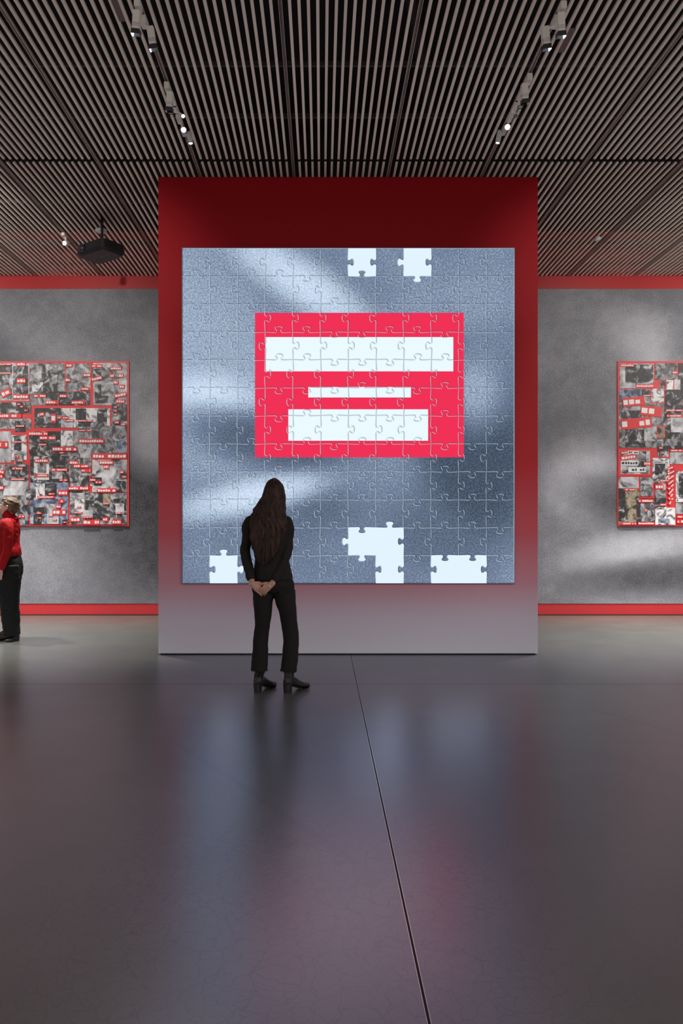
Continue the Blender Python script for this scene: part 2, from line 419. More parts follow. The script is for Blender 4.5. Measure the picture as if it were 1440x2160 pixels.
TAB = [(0, 0), (.36, -.012), (.405, .0), (.425, .03), (.415, .075), (.385, .11), (.37, .145), (.385, .178), (.43, .2), (.5, .207),
       (.57, .2), (.615, .178), (.63, .145), (.615, .11), (.585, .075), (.575, .03), (.595, 0), (.64, -.012)]
def edge_pts(a, b, sgn):
    """points from a towards b (b excluded), tab bulging to the left of travel when sgn > 0"""
    a, b = Vector(a), Vector(b); d = b-a; L = d.length; d.normalize(); n = Vector((-d.y, d.x))
    if sgn == 0: return [a]
    return [a+d*(t*L)+n*(h*L*sgn) for t, h in TAB]
gx = [-SW/2+SW*i/12 for i in range(13)]; gz = [SH-SH*i/12 for i in range(13)]
for r in range(12):
    for c in range(12):
        if (r, c) in missing: continue
        x0, x1, zt, zb = gx[c], gx[c+1], gz[r], gz[r+1]
        # counter-clockwise in (x, z): bottom, right, top, left
        def hs(k, going_right):        # joint k below row k-1
            if k == 0 or k == 12: return 0
            s = 1 if H[k-1][c] == 'U' else -1
            return s if going_right else -s
        def vsgn(k, going_up):
            if k == 0 or k == 12: return 0
            s = 1 if V[r][k-1] == 'L' else -1
            return s if going_up else -s
        P = edge_pts((x0, zb), (x1, zb), hs(r+1, True))+edge_pts((x1, zb), (x1, zt), vsgn(c+1, True)) \
            + edge_pts((x1, zt), (x0, zt), hs(r, False))+edge_pts((x0, zt), (x0, zb), vsgn(c, False))
        n = len(P); inner = []
        for i in range(n):
            t = (P[(i+1) % n]-P[i-1]).normalized(); nn = Vector((-t.y, t.x))
            k = .0085 if len(P) > 4 else .008
            inner.append(P[i]+nn*k)
        bm = bmesh.new()
        A = [bm.verts.new((p.x, -.0112, p.y)) for p in P]; B = [bm.verts.new((p.x, -.0172, p.y)) for p in inner]
        bm.faces.new(B)
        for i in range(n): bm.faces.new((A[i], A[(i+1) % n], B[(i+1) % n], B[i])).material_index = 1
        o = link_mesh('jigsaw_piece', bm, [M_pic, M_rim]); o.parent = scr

# ------------------------------------------------------------------ murals and collages on the back wall
mz0, mz1 = at(0, 1273, BW).z, at(0, 610, BW).z
M_mL = m_mural('grey_mural_left', [(-2.6, 1.5, 1.5, 1.1, -20, .5, .08, .9), (-2.3, 2.5, .5, .45, 0, .6, .78, .8), (-5.4, 3.9, 1.5, .5, -30, .6, .15, .8), (-3.9, .9, .9, .6, 0, .8, .62, .5)])
M_mR = m_mural('grey_mural_right', [(4.9, 3.75, .8, .42, -35, .7, .85, .8), (5.6, 3.6, .7, .4, -35, .6, .2, .7), (3.7, 2.0, .55, .5, 0, .7, .85, .8), (4.4, 1.6, .8, .35, -14, .6, .12, .8), (4.4, .95, .9, .2, 10, .8, .82, .8), (4.8, .55, 1.0, .22, 4, .7, .1, .8)])
for nm, x0, x1, m, lab in (('wall_mural', -9.5, -1.7, M_mL, 'large grainy grey mural behind the visitor in red'), ('wall_mural', 2.5, 10, M_mR, 'large grainy grey mural on the wall right of the centre wall')):
    o = link_mesh(nm, one_box(x0, x1, BW-.008, BW, mz0, mz1), m); tag(o, lab, 'mural')

def m_tile(name, stops, scale=7, dist=1.5):
    m = mat(name, (.3, .3, .3), .5); b = NB(m); P = b.coord('Object')
    ad = b.N.new('ShaderNodeVectorMath'); ad.operation = 'ADD'; b.L.new(P, ad.inputs[0])
    cb = b.N.new('ShaderNodeCombineXYZ'); r = b.math('MULTIPLY', b.N.new('ShaderNodeObjectInfo').outputs['Random'], 50.0)
    for i in range(3): b.L.new(r, cb.inputs[i])
    b.L.new(cb.outputs[0], ad.inputs[1])
    v = b.noise(ad.outputs[0], scale, 4, .55, dist)
    b.L.new(b.ramp(v, stops), b.bsdf.inputs['Base Color']); return m
T = {'d': m_tile('dark_print', [(.38, (.012, .012, .014)), (.52, (.035, .035, .04)), (.60, (.22, .22, .24)), (.68, (.5, .5, .52))]),
     'm': m_tile('mid_print', [(.36, (.03, .03, .035)), (.46, (.12, .12, .13)), (.55, (.26, .26, .28)), (.66, (.48, .48, .5))]),
     'l': m_tile('light_print', [(.34, (.04, .04, .045)), (.42, (.25, .25, .27)), (.55, (.45, .45, .48)), (.7, (.62, .62, .66))], 5),
     'w': m_tile('white_print', [(.36, (.05, .05, .055)), (.44, (.3, .3, .32)), (.5, (.62, .62, .65)), (.7, (.75, .75, .78))], 8),
     'b': m_tile('blue_print', [(.36, (.03, .04, .06)), (.46, (.10, .13, .21)), (.55, (.19, .23, .33)), (.68, (.38, .42, .5))]),
     't': m_tile('tan_print', [(.40, (.03, .025, .02)), (.48, (.20, .165, .12)), (.6, (.33, .28, .21))]),
     'r': mat('red_print', (.60, .030, .036), .5)}
M_lab = T['r']; M_ink = mat('white_ink', (.7, .68, .68), .5); M_labw = mat('white_card', (.68, .68, .7), .5); M_inkd = mat('dark_ink', (.04, .04, .05), .5)
BF = BW-.03                                             # collage board face
def collage(name, label, bx, tiles, labels, seed):
    t = thing(name, label, 'collage', (at((bx[0]+bx[2])/2, 0, BF).x, BF, at(0, bx[3], BF).z))
    def wbox(bm, r, y0, y1, mi=0, M=None):
        a, b_ = at(r[0], r[3], BF), at(r[2], r[1], BF)
        box(bm, a.x, b_.x, y0, y1, a.z, b_.z, mi, M)
    bm = bmesh.new(); wbox(bm, bx, BF, BW-.009); link_mesh('board', bm, T['r'], t)
    k = 0
    for q in tiles:
        k += 1; y = BF-.0010-.0001*k
        bm = bmesh.new(); wbox(bm, q[:4], y, BF+.001)
        link_mesh('picture_tile', bm, T[q[4]], t)
    rn = random.Random(seed)
    for q in labels:
        k += 1; y = BF-.0012-.0001*k
        rot = q[4] if len(q) > 4 else 0; kind = q[5] if len(q) > 5 else 'r'
        c = at((q[0]+q[2])/2, (q[1]+q[3])/2, BF); c.y = 0
        M = Matrix.Translation(c) @ Matrix.Rotation(R(-rot), 4, 'Y') @ Matrix.Translation(-c)
        bm = bmesh.new(); wbox(bm, q[:4], y, BF+.001, 0, M)
        x = q[0]+1.6; h = q[3]-q[1]; y0, y1 = q[1]+h*.24, q[3]-h*.24
        while x < q[2]-2.2:                              # plain blocks where the printed letters stand
            wd = min(rn.uniform(.3, .62)*h, q[2]-1.6-x)
            if rn.random() > .12: wbox(bm, (x, y0+(rn.random() < .45)*h*.10, x+wd, y1), y-.0004, y+.0002, 1, M)
            x += wd+h*.14
        link_mesh('caption_strip', bm, [M_lab, M_ink] if kind == 'r' else [M_labw, M_inkd], t)
    return t
LT = [(-30, 766, 62, 845, 'l'), (-5, 768, 26, 786, 'd'), (0, 790, 20, 812, 'd'), (28, 772, 60, 843, 'd'), (-8, 812, 26, 842, 'm'), (63, 766, 137, 855, 'm'), (86, 768, 122, 832, 'd'), (66, 772, 88, 798, 'l'),
      (68, 806, 91, 826, 'w'), (137, 765, 193, 827, 'r'), (139, 767, 191, 825, 'm'), (98, 826, 190, 855, 'd'), (197, 766, 268, 855, 'l'), (194, 778, 214, 804, 'd'), (200, 811, 228, 851, 'd'), (214, 775, 240, 835, 'm'),
      (-30, 849, 66, 873, 'd'), (34, 848, 63, 867, 'd'), (-30, 883, 66, 905, 'm'), (32, 888, 54, 911, 'd'), (73, 861, 132, 902, 'd'), (132, 861, 232, 902, 'w'), (160, 862, 182, 886, 'd'), (205, 864, 226, 902, 'd'), (129, 884, 156, 902, 'l'), (165, 886, 197, 910, 'd'), (197, 890, 225, 905, 'm'),
      (236, 852, 268, 898, 'd'), (-30, 910, 24, 976, 'l'), (62, 910, 128, 962, 'd'), (128, 908, 166, 962, 'm'), (129, 909, 154, 940, 'w'), (166, 900, 226, 958, 'm'), (226, 898, 268, 956, 'm'), (246, 930, 266, 953, 'b'), (25, 918, 57, 970, 'w'), (30, 920, 46, 950, 'd'), (31, 952, 51, 980, 'm'),
      (64, 962, 145, 1018, 'd'), (80, 937, 100, 954, 'd'), (72, 964, 104, 1012, 'w'), (80, 976, 98, 998, 'm'), (110, 993, 132, 1010, 'l'), (146, 962, 193, 1005, 'm'), (170, 948, 192, 966, 'l'), (195, 969, 268, 1038, 'l'), (191, 1007, 215, 1025, 'd'), (246, 991, 268, 1013, 'm'), (245, 1014, 268, 1038, 'd'), (195, 992, 203, 1005, 'd'),
      (146, 1003, 188, 1060, 'd'), (64, 1018, 144, 1106, 'b'), (74, 1020, 96, 1053, 'w'), (95, 1020, 120, 1048, 'd'), (90, 1063, 118, 1084, 'm'), (-30, 980, 61, 1108, 'm'), (8, 1014, 54, 1045, 'l'), (20, 984, 57, 1014, 'd'), (56, 1031, 76, 1055, 'd'), (39, 1065, 65, 1084, 'd'), (53, 1098, 61, 1107, 'd'),
      (71, 1070, 94, 1106, 'd'), (100, 1084, 124, 1105, 'l'), (132, 1096, 145, 1107, 'd'), (148, 1040, 268, 1106, 'm'), (180, 1040, 232, 1098, 'd'), (158, 1053, 178, 1081, 'w'), (175, 1076, 196, 1093, 'l'), (218, 1041, 234, 1062, 't'), (239, 1052, 267, 1090, 'd'), (244, 1062, 262, 1084, 'l')]
LL = [(36, 764, 55, 773), (36, 798, 55, 809), (28, 832, 62, 842), (72, 832, 98, 839), (126, 832, 142, 839), (97, 845, 125, 853), (151, 845, 180, 853), (140, 768, 154, 775), (176, 788, 192, 795), (138, 798, 149, 806), (172, 817, 190, 824),
      (194, 769, 216, 776), (193, 795, 216, 803, 12), (233, 774, 257, 781), (232, 789, 242, 797), (250, 789, 261, 797), (240, 803, 250, 811), (252, 812, 263, 820), (242, 829, 267, 838, 12), (245, 843, 264, 851), (-30, 873, 46, 882),
      (0, 768, 25, 771), (0, 786, 25, 789), (3, 822, 24, 836, 28), (37, 851, 44, 855), (43, 856, 50, 860), (52, 864, 60, 868), (84, 870, 94, 878, 6), (108, 873, 119, 892), (122, 879, 145, 884), (140, 885, 157, 890), (165, 886, 197, 890), (166, 907, 195, 910), (241, 857, 248, 861), (241, 865, 248, 869), (241, 873, 248, 877), (242, 888, 252, 894), (255, 893, 266, 898),
      (61, 911, 102, 919), (84, 920, 119, 928), (111, 943, 163, 952), (167, 926, 220, 935), (196, 957, 268, 968), (-20, 931, 18, 945), (25, 931, 58, 934), (33, 962, 41, 966), (38, 970, 50, 974), (34, 897, 53, 901), (74, 968, 103, 976), (75, 1000, 103, 1006), (109, 988, 143, 994), (147, 972, 166, 980), (156, 980, 188, 987), (172, 989, 193, 996),
      (145, 1026, 188, 1034), (210, 972, 240, 980), (219, 981, 231, 989), (206, 1030, 246, 1039), (190, 1010, 203, 1015), (202, 1015, 215, 1020), (253, 993, 262, 999), (258, 1004, 268, 1008), (126, 1011, 144, 1015), (103, 1040, 117, 1044), (80, 1046, 117, 1051), (124, 1034, 144, 1045), (124, 1053, 136, 1061), (119, 1065, 130, 1072), (112, 1075, 140, 1086),
      (82, 936, 100, 940), (126, 954, 138, 957), (150, 1091, 170, 1101), (176, 1096, 211, 1107), (217, 1091, 230, 1100), (237, 1096, 257, 1106), (164, 1068, 172, 1071), (175, 1090, 195, 1093), (247, 1080, 257, 1084), (77, 1081, 90, 1084), (82, 1091, 89, 1094), (103, 1086, 113, 1089), (112, 1095, 121, 1098),
      (27, 986, 50, 991), (24, 1009, 54, 1013), (41, 1087, 53, 1092), (134, 1100, 143, 1103), (217, 1061, 232, 1064), (-20, 990, 12, 998, -10), (-20, 1001, 8, 1009), (-20, 1025, 9, 1033), (157, 1080, 175, 1083)]
rn = random.Random(4)
def fill(x0, x1):
    t = []; l = []
    x = x0
    while x < x1-8:
        wd = min(rn.uniform(28, 55), x1-x); y = 766
        while y < 1100:
            h = min(rn.uniform(25, 70), 1106-y)
            if h < 8: break
            t.append((x+1, y, x+wd-2, y+h-2, rn.choice('ddmmlwt')))
            if h > 16: l.append((x+4, y+h-12, x+wd-6, y+h-5))
            y += h
        x += wd
    return t, l
ft, flb = fill(-230, -30)
collage('photo_collage', 'patchwork collage edged in red on the wall left of the centre wall', (-235, 762, 272, 1110), ft+LT, flb+LL, 1)
RT = [(1306, 767, 1378, 819, 'l'), (1318, 769, 1377, 808, 'd'), (1381, 766, 1428, 801, 'm'), (1430, 766, 1480, 845, 'd'), (1405, 802, 1419, 823, 'w'), (1421, 801, 1434, 823, 'l'), (1390, 803, 1403, 819, 'd'), (1305, 821, 1400, 945, 'm'), (1306, 821, 1330, 840, 'b'), (1330, 821, 1352, 836, 'b'), (1354, 821, 1372, 836, 'd'),
      (1310, 866, 1352, 884, 'd'), (1318, 906, 1360, 944, 'd'), (1358, 900, 1384, 930, 'l'), (1371, 818, 1401, 851, 'r'), (1373, 820, 1399, 849, 'w'), (1401, 822, 1436, 878, 'd'), (1436, 845, 1480, 878, 't'), (1398, 879, 1480, 947, 'd'), (1414, 879, 1470, 912, 'l'), (1384, 898, 1402, 924, 'r'), (1385.5, 900, 1400.5, 922, 't'), (1402, 926, 1427, 940, 'm'),
      (1303, 946, 1375, 1004, 'r'), (1308, 951, 1370, 1000, 'l'), (1343, 952, 1362, 985, 'd'), (1375, 966, 1411, 1018, 'w'), (1380, 972, 1402, 1002, 'd'), (1386, 942, 1409, 964, 'd'), (1412, 954, 1480, 979, 'l'), (1304, 1006, 1346, 1030, 'l'), (1349, 1007, 1376, 1047, 'm'), (1304, 1030, 1341, 1107, 't'), (1304, 1030, 1318, 1100, 'd'), (1332, 1034, 1348, 1060, 't'),
      (1342, 1051, 1380, 1107, 'd'), (1350, 1062, 1372, 1100, 'm'), (1380, 1020, 1403, 1050, 'm'), (1381, 1050, 1404, 1068, 'd'), (1381, 1069, 1405, 1107, 'w'), (1404, 1071, 1423, 1107, 'w'), (1424, 994, 1480, 1051, 'w'), (1430, 998, 1470, 1049, 'd'), (1424, 1060, 1480, 1084, 'l'), (1387, 1094, 1408, 1103, 'b')]
RL = [(1307, 768, 1336, 774), (1340, 811, 1378, 818), (1312, 838, 1358, 857, 6), (1350, 857, 1394, 878, -6), (1309, 882, 1373, 904, 5), (1308, 960, 1341, 970, 8), (1356, 974, 1371, 982), (1308, 952, 1324, 958, 4), (1323, 951, 1346, 958, 0, 'w'), (1308, 972, 1345, 982, 0, 'w'), (1324, 986, 1361, 996, 0, 'w'), (1345, 1053, 1377, 1060), (1344, 1101, 1379, 1107),
      (1380, 1022, 1398, 1032), (1392, 961, 1404, 964), (1388, 943, 1397, 947), (1412, 948, 1470, 953), (1390, 1012, 1410, 1016), (1376, 973, 1408, 978, 0, 'w'), (1416, 783, 1428, 789), (1354, 833, 1372, 836), (1314, 1031, 1338, 1035), (1308, 1102, 1341, 1107), (1424, 1052, 1470, 1059, 0, 'w'), (1358, 1076, 1365, 1079), (1426, 1087, 1470, 1093), (1426, 1096, 1470, 1104), (1402, 864, 1440, 868), (1404, 875, 1450, 880), (1390, 1062, 1404, 1067)]
RL += [(1405, 984+i*10, 1422, 990+i*10, 20+i*6) for i in range(8)]
ft, flb = fill(1480, 1690)
collage('photo_collage', 'patchwork collage edged in red at the right edge of the photo', (1302, 762, 1695, 1110), ft+RT, flb+RL, 2)

# ------------------------------------------------------------------ lamps on the tracks
def lamp_box(px, py, tx, label, dirx=-1, lit=M_lampdim, s=1.0, group='box lamps on the ceiling tracks', tilt=6, grey=M_grey):
    """vertical box head hanging beside a driver box; px,py = centre of the head in the picture"""
    z = PZ-.11*s-.02
    c = atz(px, py, z); top = Vector((tx, c.y+.01, PZ))
    t = thing('box_spotlight', label, 'spotlight', (c.x, c.y, z), group)
    M = Matrix.Translation(c) @ Matrix.Rotation(R(tilt*-dirx), 4, 'Y') @ Matrix.Rotation(R(12), 4, 'X')
    link_mesh('head', bev(one_box(-.024*s, .024*s, -.024*s, .024*s, -.055*s, .062*s, M=M), .003), grey, t)
    bm = bmesh.new()
    for i in range(3): box(bm, -.0255*s, .0255*s, -.0255*s, .0255*s, (-.034+.008*i)*s, (-.031+.008*i)*s, M=M)
    link_mesh('cooling_fin', bm, M_chrome, t)
    bm = bmesh.new()                                     # open snout: four black flaps
    for a in ((-.028, .028, -.028, -.026), (-.028, .028, .026, .028)): box(bm, a[0]*s, a[1]*s, a[2]*s, a[3]*s, -.082*s, -.052*s, M=M)
    for a in ((-.028, -.026), (.026, .028)): box(bm, a[0]*s, a[1]*s, -.028*s, .028*s, -.078*s, -.052*s, M=M)
    link_mesh('barn_door', bm, M_blackplastic, t)
    bm = one_box(-.022*s, .022*s, -.022*s, .022*s, -.0585*s, -.0555*s, M=M); link_mesh('lens', bm, lit, t)
    bm = one_box(dirx*.025*s-.004*s, dirx*.025*s+.004*s, -.02*s, .02*s, -.085*s, -.052*s, M=M); link_mesh('reflector', bm, lit, t)
    bm = bmesh.new(); box(bm, top.x-.02*s, top.x+.02*s, c.y-.05*s, c.y+.03*s, PZ-.06*s, PZ-.006)
    link_mesh('driver_box', bev(bm, .003), grey, t)
    bm = bmesh.new(); cyl(bm, (top.x, c.y-.01, PZ-.055*s), (c.x, c.y, z+.05*s), .008*s, n=10)
    link_mesh('arm', bm, grey, t, True)
    return c
def lamp_round(px, py, tx, label, lit, r=.022, ln=.10, aim=(0, -.55, -.83), mt=None, group='round lamps on the ceiling tracks', em=None):
    z = PZ-.07-max(ln, .05)*.55; c = atz(px, py, z); mt = mt or M_grey
    a = Vector(aim).normalized(); t = thing('track_spotlight', label, 'spotlight', (c.x, c.y, z), group)
    bm = bmesh.new(); u = a.orthogonal().normalized(); v = a.cross(u); b0 = c-a*ln
    loft(bm, [(b0, u*r*.8, v*r*.8), (b0+a*.006, u*r, v*r), (c-a*.002, u*r, v*r), (c, u*r*.96, v*r*.96), (c-a*.004, u*r*.85, v*r*.85), (c-a*.02, u*r*.8, v*r*.8)], 24, cap=False)
    bm.faces.new([bm.verts[:][i] for i in range(24)][::-1]) if False else None
    bm.verts.ensure_lookup_table(); bm.faces.new([bm.verts[i] for i in range(23, -1, -1)])
    link_mesh('barrel', bm, mt, t, True)
    bm = bmesh.new(); torus(bm, c-a*.001, a, r*.95, r*.13); link_mesh('rim', bm, M_blackplastic if lit is not M_lamp else M_chrome, t, True)
    bm = bmesh.new(); cyl(bm, c-a*.02, c-a*.008, r*.8); link_mesh('lens', bm, lit, t)
    bm = bmesh.new(); box(bm, tx-.02, tx+.02, c.y-.05, c.y+.06, PZ-.04, PZ-.006); link_mesh('driver_box', bev(bm, .003), mt, t)
    bm = bmesh.new(); cyl(bm, (tx, c.y+.02, PZ-.03), b0+a*.03, .008, n=10); link_mesh('arm', bm, mt, t, True)
    return c
TL, TR = TX[4], TX[7]
lamp_box(288, 45, TL, 'upper box lamp of the front pair on the left track, nearest the left edge', -1)
lamp_box(320, 78, TL, 'lower box lamp of the front pair on the left track', -1, tilt=-8)
lamp_box(1182, 50, TR, 'upper box lamp of the front pair on the right track, with a bright mouth', 1)
lamp_box(1150, 78, TR, 'lower box lamp of the front pair on the right track', 1, tilt=9)
lamp_box(358, 212, TL, 'unlit grey box lamp starting the second cluster on the left track', -1, M_grey, 1.0)
lamp_box(1106, 195, TR, 'unlit grey box lamp starting the second cluster on the right track', 1, M_grey, 1.0)
lamp_round(360, 238, TL, 'grey unlit round lamp between the box lamp and the lit lamps on the left track', M_grey, .022, .09, (.1, -.1, -.98))
lamp_round(1097, 226, TR, 'grey unlit round lamp above the lit lamp on the right track', M_grey, .022, .10, (-.1, -.1, -.98))
lamp_round(386, 245, TL, 'upper of the two dazzling round lamps on the left track', M_lamp, .015, .045, (.1, -.9, -.5))
lamp_round(387, 274, TL, 'lower of the two dazzling round lamps on the left track', M_lamp, .023, .09, (.1, -.9, -.5))
lamp_round(402, 303, TL, 'white cylinder lamp at the far end of the left cluster', M_lampdim, .024, .11, (.15, -.12, -.97), M_white)
lamp_round(1087, 245, TR, 'grey lamp with a chrome mouth just above the lit lamp on the right track', M_chrome, .016, .04, (-.1, -.6, -.8))
lamp_round(1070, 268, TR, 'dazzling round lamp on the right track', M_lamp, .024, .07, (-.1, -.9, -.5))
lamp_round(1049, 302, TR, 'white cylinder lamp at the far end of the right cluster', M_lampdim, .022, .12, (-.2, -.12, -.97), M_white)
lamp_round(136, 513, TX[2], 'small lit lamp alone on the track left of the projector', M_lamp, .028, .09, (-.2, -.9, -.35))
p = atz(136, 513, PZ-.1)
spot('track_spot_light', p+Vector((-.02, .02, -.06)), (p.x-.6, BW, 1.5), 30, 80)
for px, py, sx in ((387, 274, -1), (1070, 268, 1)):
    p = atz(px, py, PZ-.1)
    spot('track_spot_light', p+Vector((sx*.02, -.05, -.03)), (p.x+sx*1.6, p.y-2.3, 0), 60, 70)

# projector on its pole
zb = 4.42; pc = Vector((-2.56, 8.25, zb))
t = thing('projector', 'black projector hanging on a pole from the slatted ceiling', 'projector', (pc.x, pc.y, zb))
M = Matrix.Translation(pc) @ Matrix.Rotation(R(-35), 4, 'Z')
bm = bmesh.new(); loft(bm, [((0, 0, 0), (.225, 0, 0), (0, .145, 0)), ((0, 0, .035), (.255, 0, 0), (0, .175, 0)), ((0, 0, .12), (.25, 0, 0), (0, .17, 0)), ((0, 0, .145), (.2, 0, 0), (0, .13, 0))], 28, e=.32)
bmesh.ops.transform(bm, matrix=M, verts=bm.verts[:]); link_mesh('case', bm, M_blackplastic, t)
bm = bmesh.new(); cyl(bm, M @ Vector((-.1, -.16, .07)), M @ Vector((-.1, -.2, .07)), .045); link_mesh('lens', bm, mat('glass_lens', (.02, .02, .03), .08), t, True)
bm = bmesh.new(); cyl(bm, (pc.x+.02, pc.y-.02, zb+.15), (pc.x+.02, pc.y-.02, PZ+.08), .016); link_mesh('pole', bm, M_blackplastic, t, True)
bm = bmesh.new()
for a, b_ in (((-.14, -.06, .14), (0, 0, .19)), ((.14, .06, .14), (0, 0, .19)), ((-.1, .1, .14), (0, 0, .19)), ((.1, -.1, .14), (0, 0, .19))): cyl(bm, M @ Vector(a), M @ Vector(b_), .012, n=8)
link_mesh('bracket', bm, M_blackplastic, t, True)
bm = bmesh.new()
for a in (-.12, .02, .12): box(bm, a-.025, a+.025, -.0-.004, .004, -.002, .001, M=M)
link_mesh('vent_slot', bm, mat('slot_grey', (.25, .2, .19), .6), t)
def detector(px, py, r, lab):
    c = atz(px, py, PZ-.02)
    t = thing('ceiling_detector', lab, 'detector', (c.x, c.y, PZ-.04))
    bm = bmesh.new(); loft(bm, [((c.x, c.y, PZ-.045), (r*.7, 0, 0), (0, r*.7, 0)), ((c.x, c.y, PZ-.03), (r, 0, 0), (0, r, 0)), ((c.x, c.y, PZ-.012), (r, 0, 0), (0, r, 0))], 28); link_mesh('cover', bm, M_white, t, True)
    bm = bmesh.new(); cyl(bm, (c.x, c.y, PZ-.012), (c.x, c.y, PZ+.0), r*.6); link_mesh('base', bm, M_grey, t, True)
detector(213, 486, .068, 'round pale detector on the ceiling behind the projector pole')
detector(1260, 503, .042, 'small round detector on the ceiling right of the centre wall')
for px, py, lab in ((1204, 85, 'narrow rusty metal plate between slats beside the front right lamps'), (238, 16, 'narrow brown metal plate between slats left of the front left lamps')):
    c = atz(px, py, PZ-.002)
    x = round((c.x+.28)/.0635-.5)*.0635-.28+.03175
    o = link_mesh('ceiling_plate', bev(one_box(x-.022, x+.022, c.y-.13, c.y+.13, PZ-.008, PZ-.001), .003, 1), mat('dull_plate', (.14, .09, .085), .6)); tag(o, lab, 'metal plate')

# ------------------------------------------------------------------ people
M_skin = mat('skin', (.52, .29, .22), .5)
M_skinp = mat('pale_skin', (.66, .42, .36), .5)
M_jacket = mat('black_wool', (.016, .0145, .0145), .85, spec=.25)
M_trous = mat('black_denim', (.012, .0115, .012), .85, spec=.25)
M_boot = mat('black_leather', (.010, .009, .009), .38)
M_eyew = mat('eye_white', (.7, .7, .68), .3); M_iris = mat('iris', (.05, .04, .03), .3)
M_lips = mat('lips', (.45, .16, .15), .5)
def m_hair(name, a, c_):
    m = mat(name, a, .62, spec=.3); b = NB(m); P = b.coord('Object')
    mp = b.N.new('ShaderNodeMapping'); b.L.new(P, mp.inputs[0]); mp.inputs['Scale'].default_value = (60, 60, 6)
    b.L.new(b.ramp(b.noise(mp.outputs[0], 1, 3, .6, .6), [(.42, a), (.64, c_)]), b.bsdf.inputs['Base Color']); return m
M_hair = m_hair('dark_brown_hair', (.010, .0065, .006), (.065, .024, .019))
M_hair2 = m_hair('light_brown_hair', (.10, .065, .04), (.24, .16, .10))
fold = lambda s, a: (lambda co, n: (noise.noise(Vector((co.x*s, co.y*s, co.z*s*.55)))+.5*noise.noise(co*s*2.3))*a)

def head_into(bm, c, fwd, up=Vector((0, 0, 1)), s=1.0):
    """head volume: c = centre between the ears, fwd = facing direction"""
    f = Vector(fwd).normalized(); sd = f.cross(up).normalized(); u = sd.cross(f)
    B = Matrix((sd, f, u)).transposed().to_4x4()
    P = lambda x, y, z: c+(sd*x+f*y+u*z)*s
    ball(bm, P(0, -.012, .035), (.075*s, .093*s, .085*s), B)            # skull
    ball(bm, P(0, .032, -.02), (.060*s, .058*s, .075*s), B)              # face
    ball(bm, P(0, .045, -.075), (.036*s, .036*s, .032*s), B)             # chin and jaw
    ball(bm, P(.032, .02, -.06), (.026*s, .045*s, .034*s), B); ball(bm, P(-.032, .02, -.06), (.026*s, .045*s, .034*s), B)
    tube(bm, [P(0, .083, .02), P(0, .094, .0), P(0, .108, -.022)], [.008*s, .010*s, .013*s], ref=sd, k=3)   # nose
    for q in (-1, 1):
        ball(bm, P(q*.012, .094, -.026), .0085*s)
        ball(bm, P(q*.038, .068, -.018), (.018*s, .014*s, .014*s), B)      # cheek
        ball(bm, P(q*.028, .078, .022), (.022*s, .010*s, .007*s), B)      # brow
        tube(bm, [P(q*.074, .002, .022), P(q*.085, -.014, .018), P(q*.083, -.014, -.006), P(q*.073, .004, -.022)], [.007*s, .009*s, .009*s, .008*s], ref=u, k=3)
        ball(bm, P(q*.074, -.002, 0), (.008*s, .016*s, .026*s), B)
    ball(bm, P(0, .088, -.048), (.019*s, .010*s, .006*s), B); ball(bm, P(0, .086, -.057), (.017*s, .010*s, .007*s), B)
    return P, B
def face_parts(P, B, parent, s=1.0):
    for q in (-1, 1):
        bm = bmesh.new(); ball(bm, P(q*.029, .0775, .004), .0125*s); e = link_mesh('eye', bm, M_eyew, parent, True)
        bm = bmesh.new(); ball(bm, P(q*.029, .0865, .004), .0055*s); sub('iris', bm, M_iris, e, True)
    bm = bmesh.new(); ball(bm, P(0, .0925, -.0495), (.018*s, .0065*s, .0038*s), B); ball(bm, P(0, .0915, -.0565), (.016*s, .0065*s, .0045*s), B)
    link_mesh('lips', bm, M_lips, parent, True)
def hand_into(bm, wrist, d, nrm, thumb_side, s=1.0, curl=.5, spread=1.0):
    """wrist point, d = direction to the knuckles, nrm = direction out of the palm, thumb_side = +-1 along d x nrm"""
    d = Vector(d).normalized(); nrm = (Vector(nrm)-d*Vector(nrm).dot(d)).normalized(); sd = d.cross(nrm)*thumb_side
    P = lambda a, b, c: wrist+(d*a+sd*b+nrm*c)*s
    tube(bm, [P(-.02, 0, 0), P(.02, .002, 0), P(.055, .002, .002), P(.078, 0, .003)], [(.026*s, .019*s), (.032*s, .016*s), (.038*s, .015*s), (.036*s, .011*s)], ref=sd, n=16)
    tips = []
    for i, (b, ln, r) in enumerate(((.027, .070, .0082), (.009, .078, .0086), (-.009, .073, .0082), (-.026, .058, .0072))):
        c = curl*(1+.12*i); pts = [P(.068, b*.95, 0)]; ang = .15*c; a, h = .082, .002; fan = b*.18*spread
        pts.append(P(a, b, h))
        for k, fr in enumerate((.46, .30, .24)):
            ang += c*(.55 if k else .35); a += math.cos(ang)*ln*fr; h += math.sin(ang)*ln*fr
            pts.append(P(a, b+fan*(k+1)*.5, h))
        tube(bm, pts, [r*1.05*s, r*1.08*s, r*s, r*.95*s, r*.8*s], ref=sd, n=10, k=3); tips.append(pts[-1])
    tube(bm, [P(.012, .018, .004), P(.035, .040, .012), P(.058, .050, .022), P(.082, .050, .030)], [.014*s, .0125*s, .0105*s, .0085*s], ref=nrm, n=12, k=3)
    return P
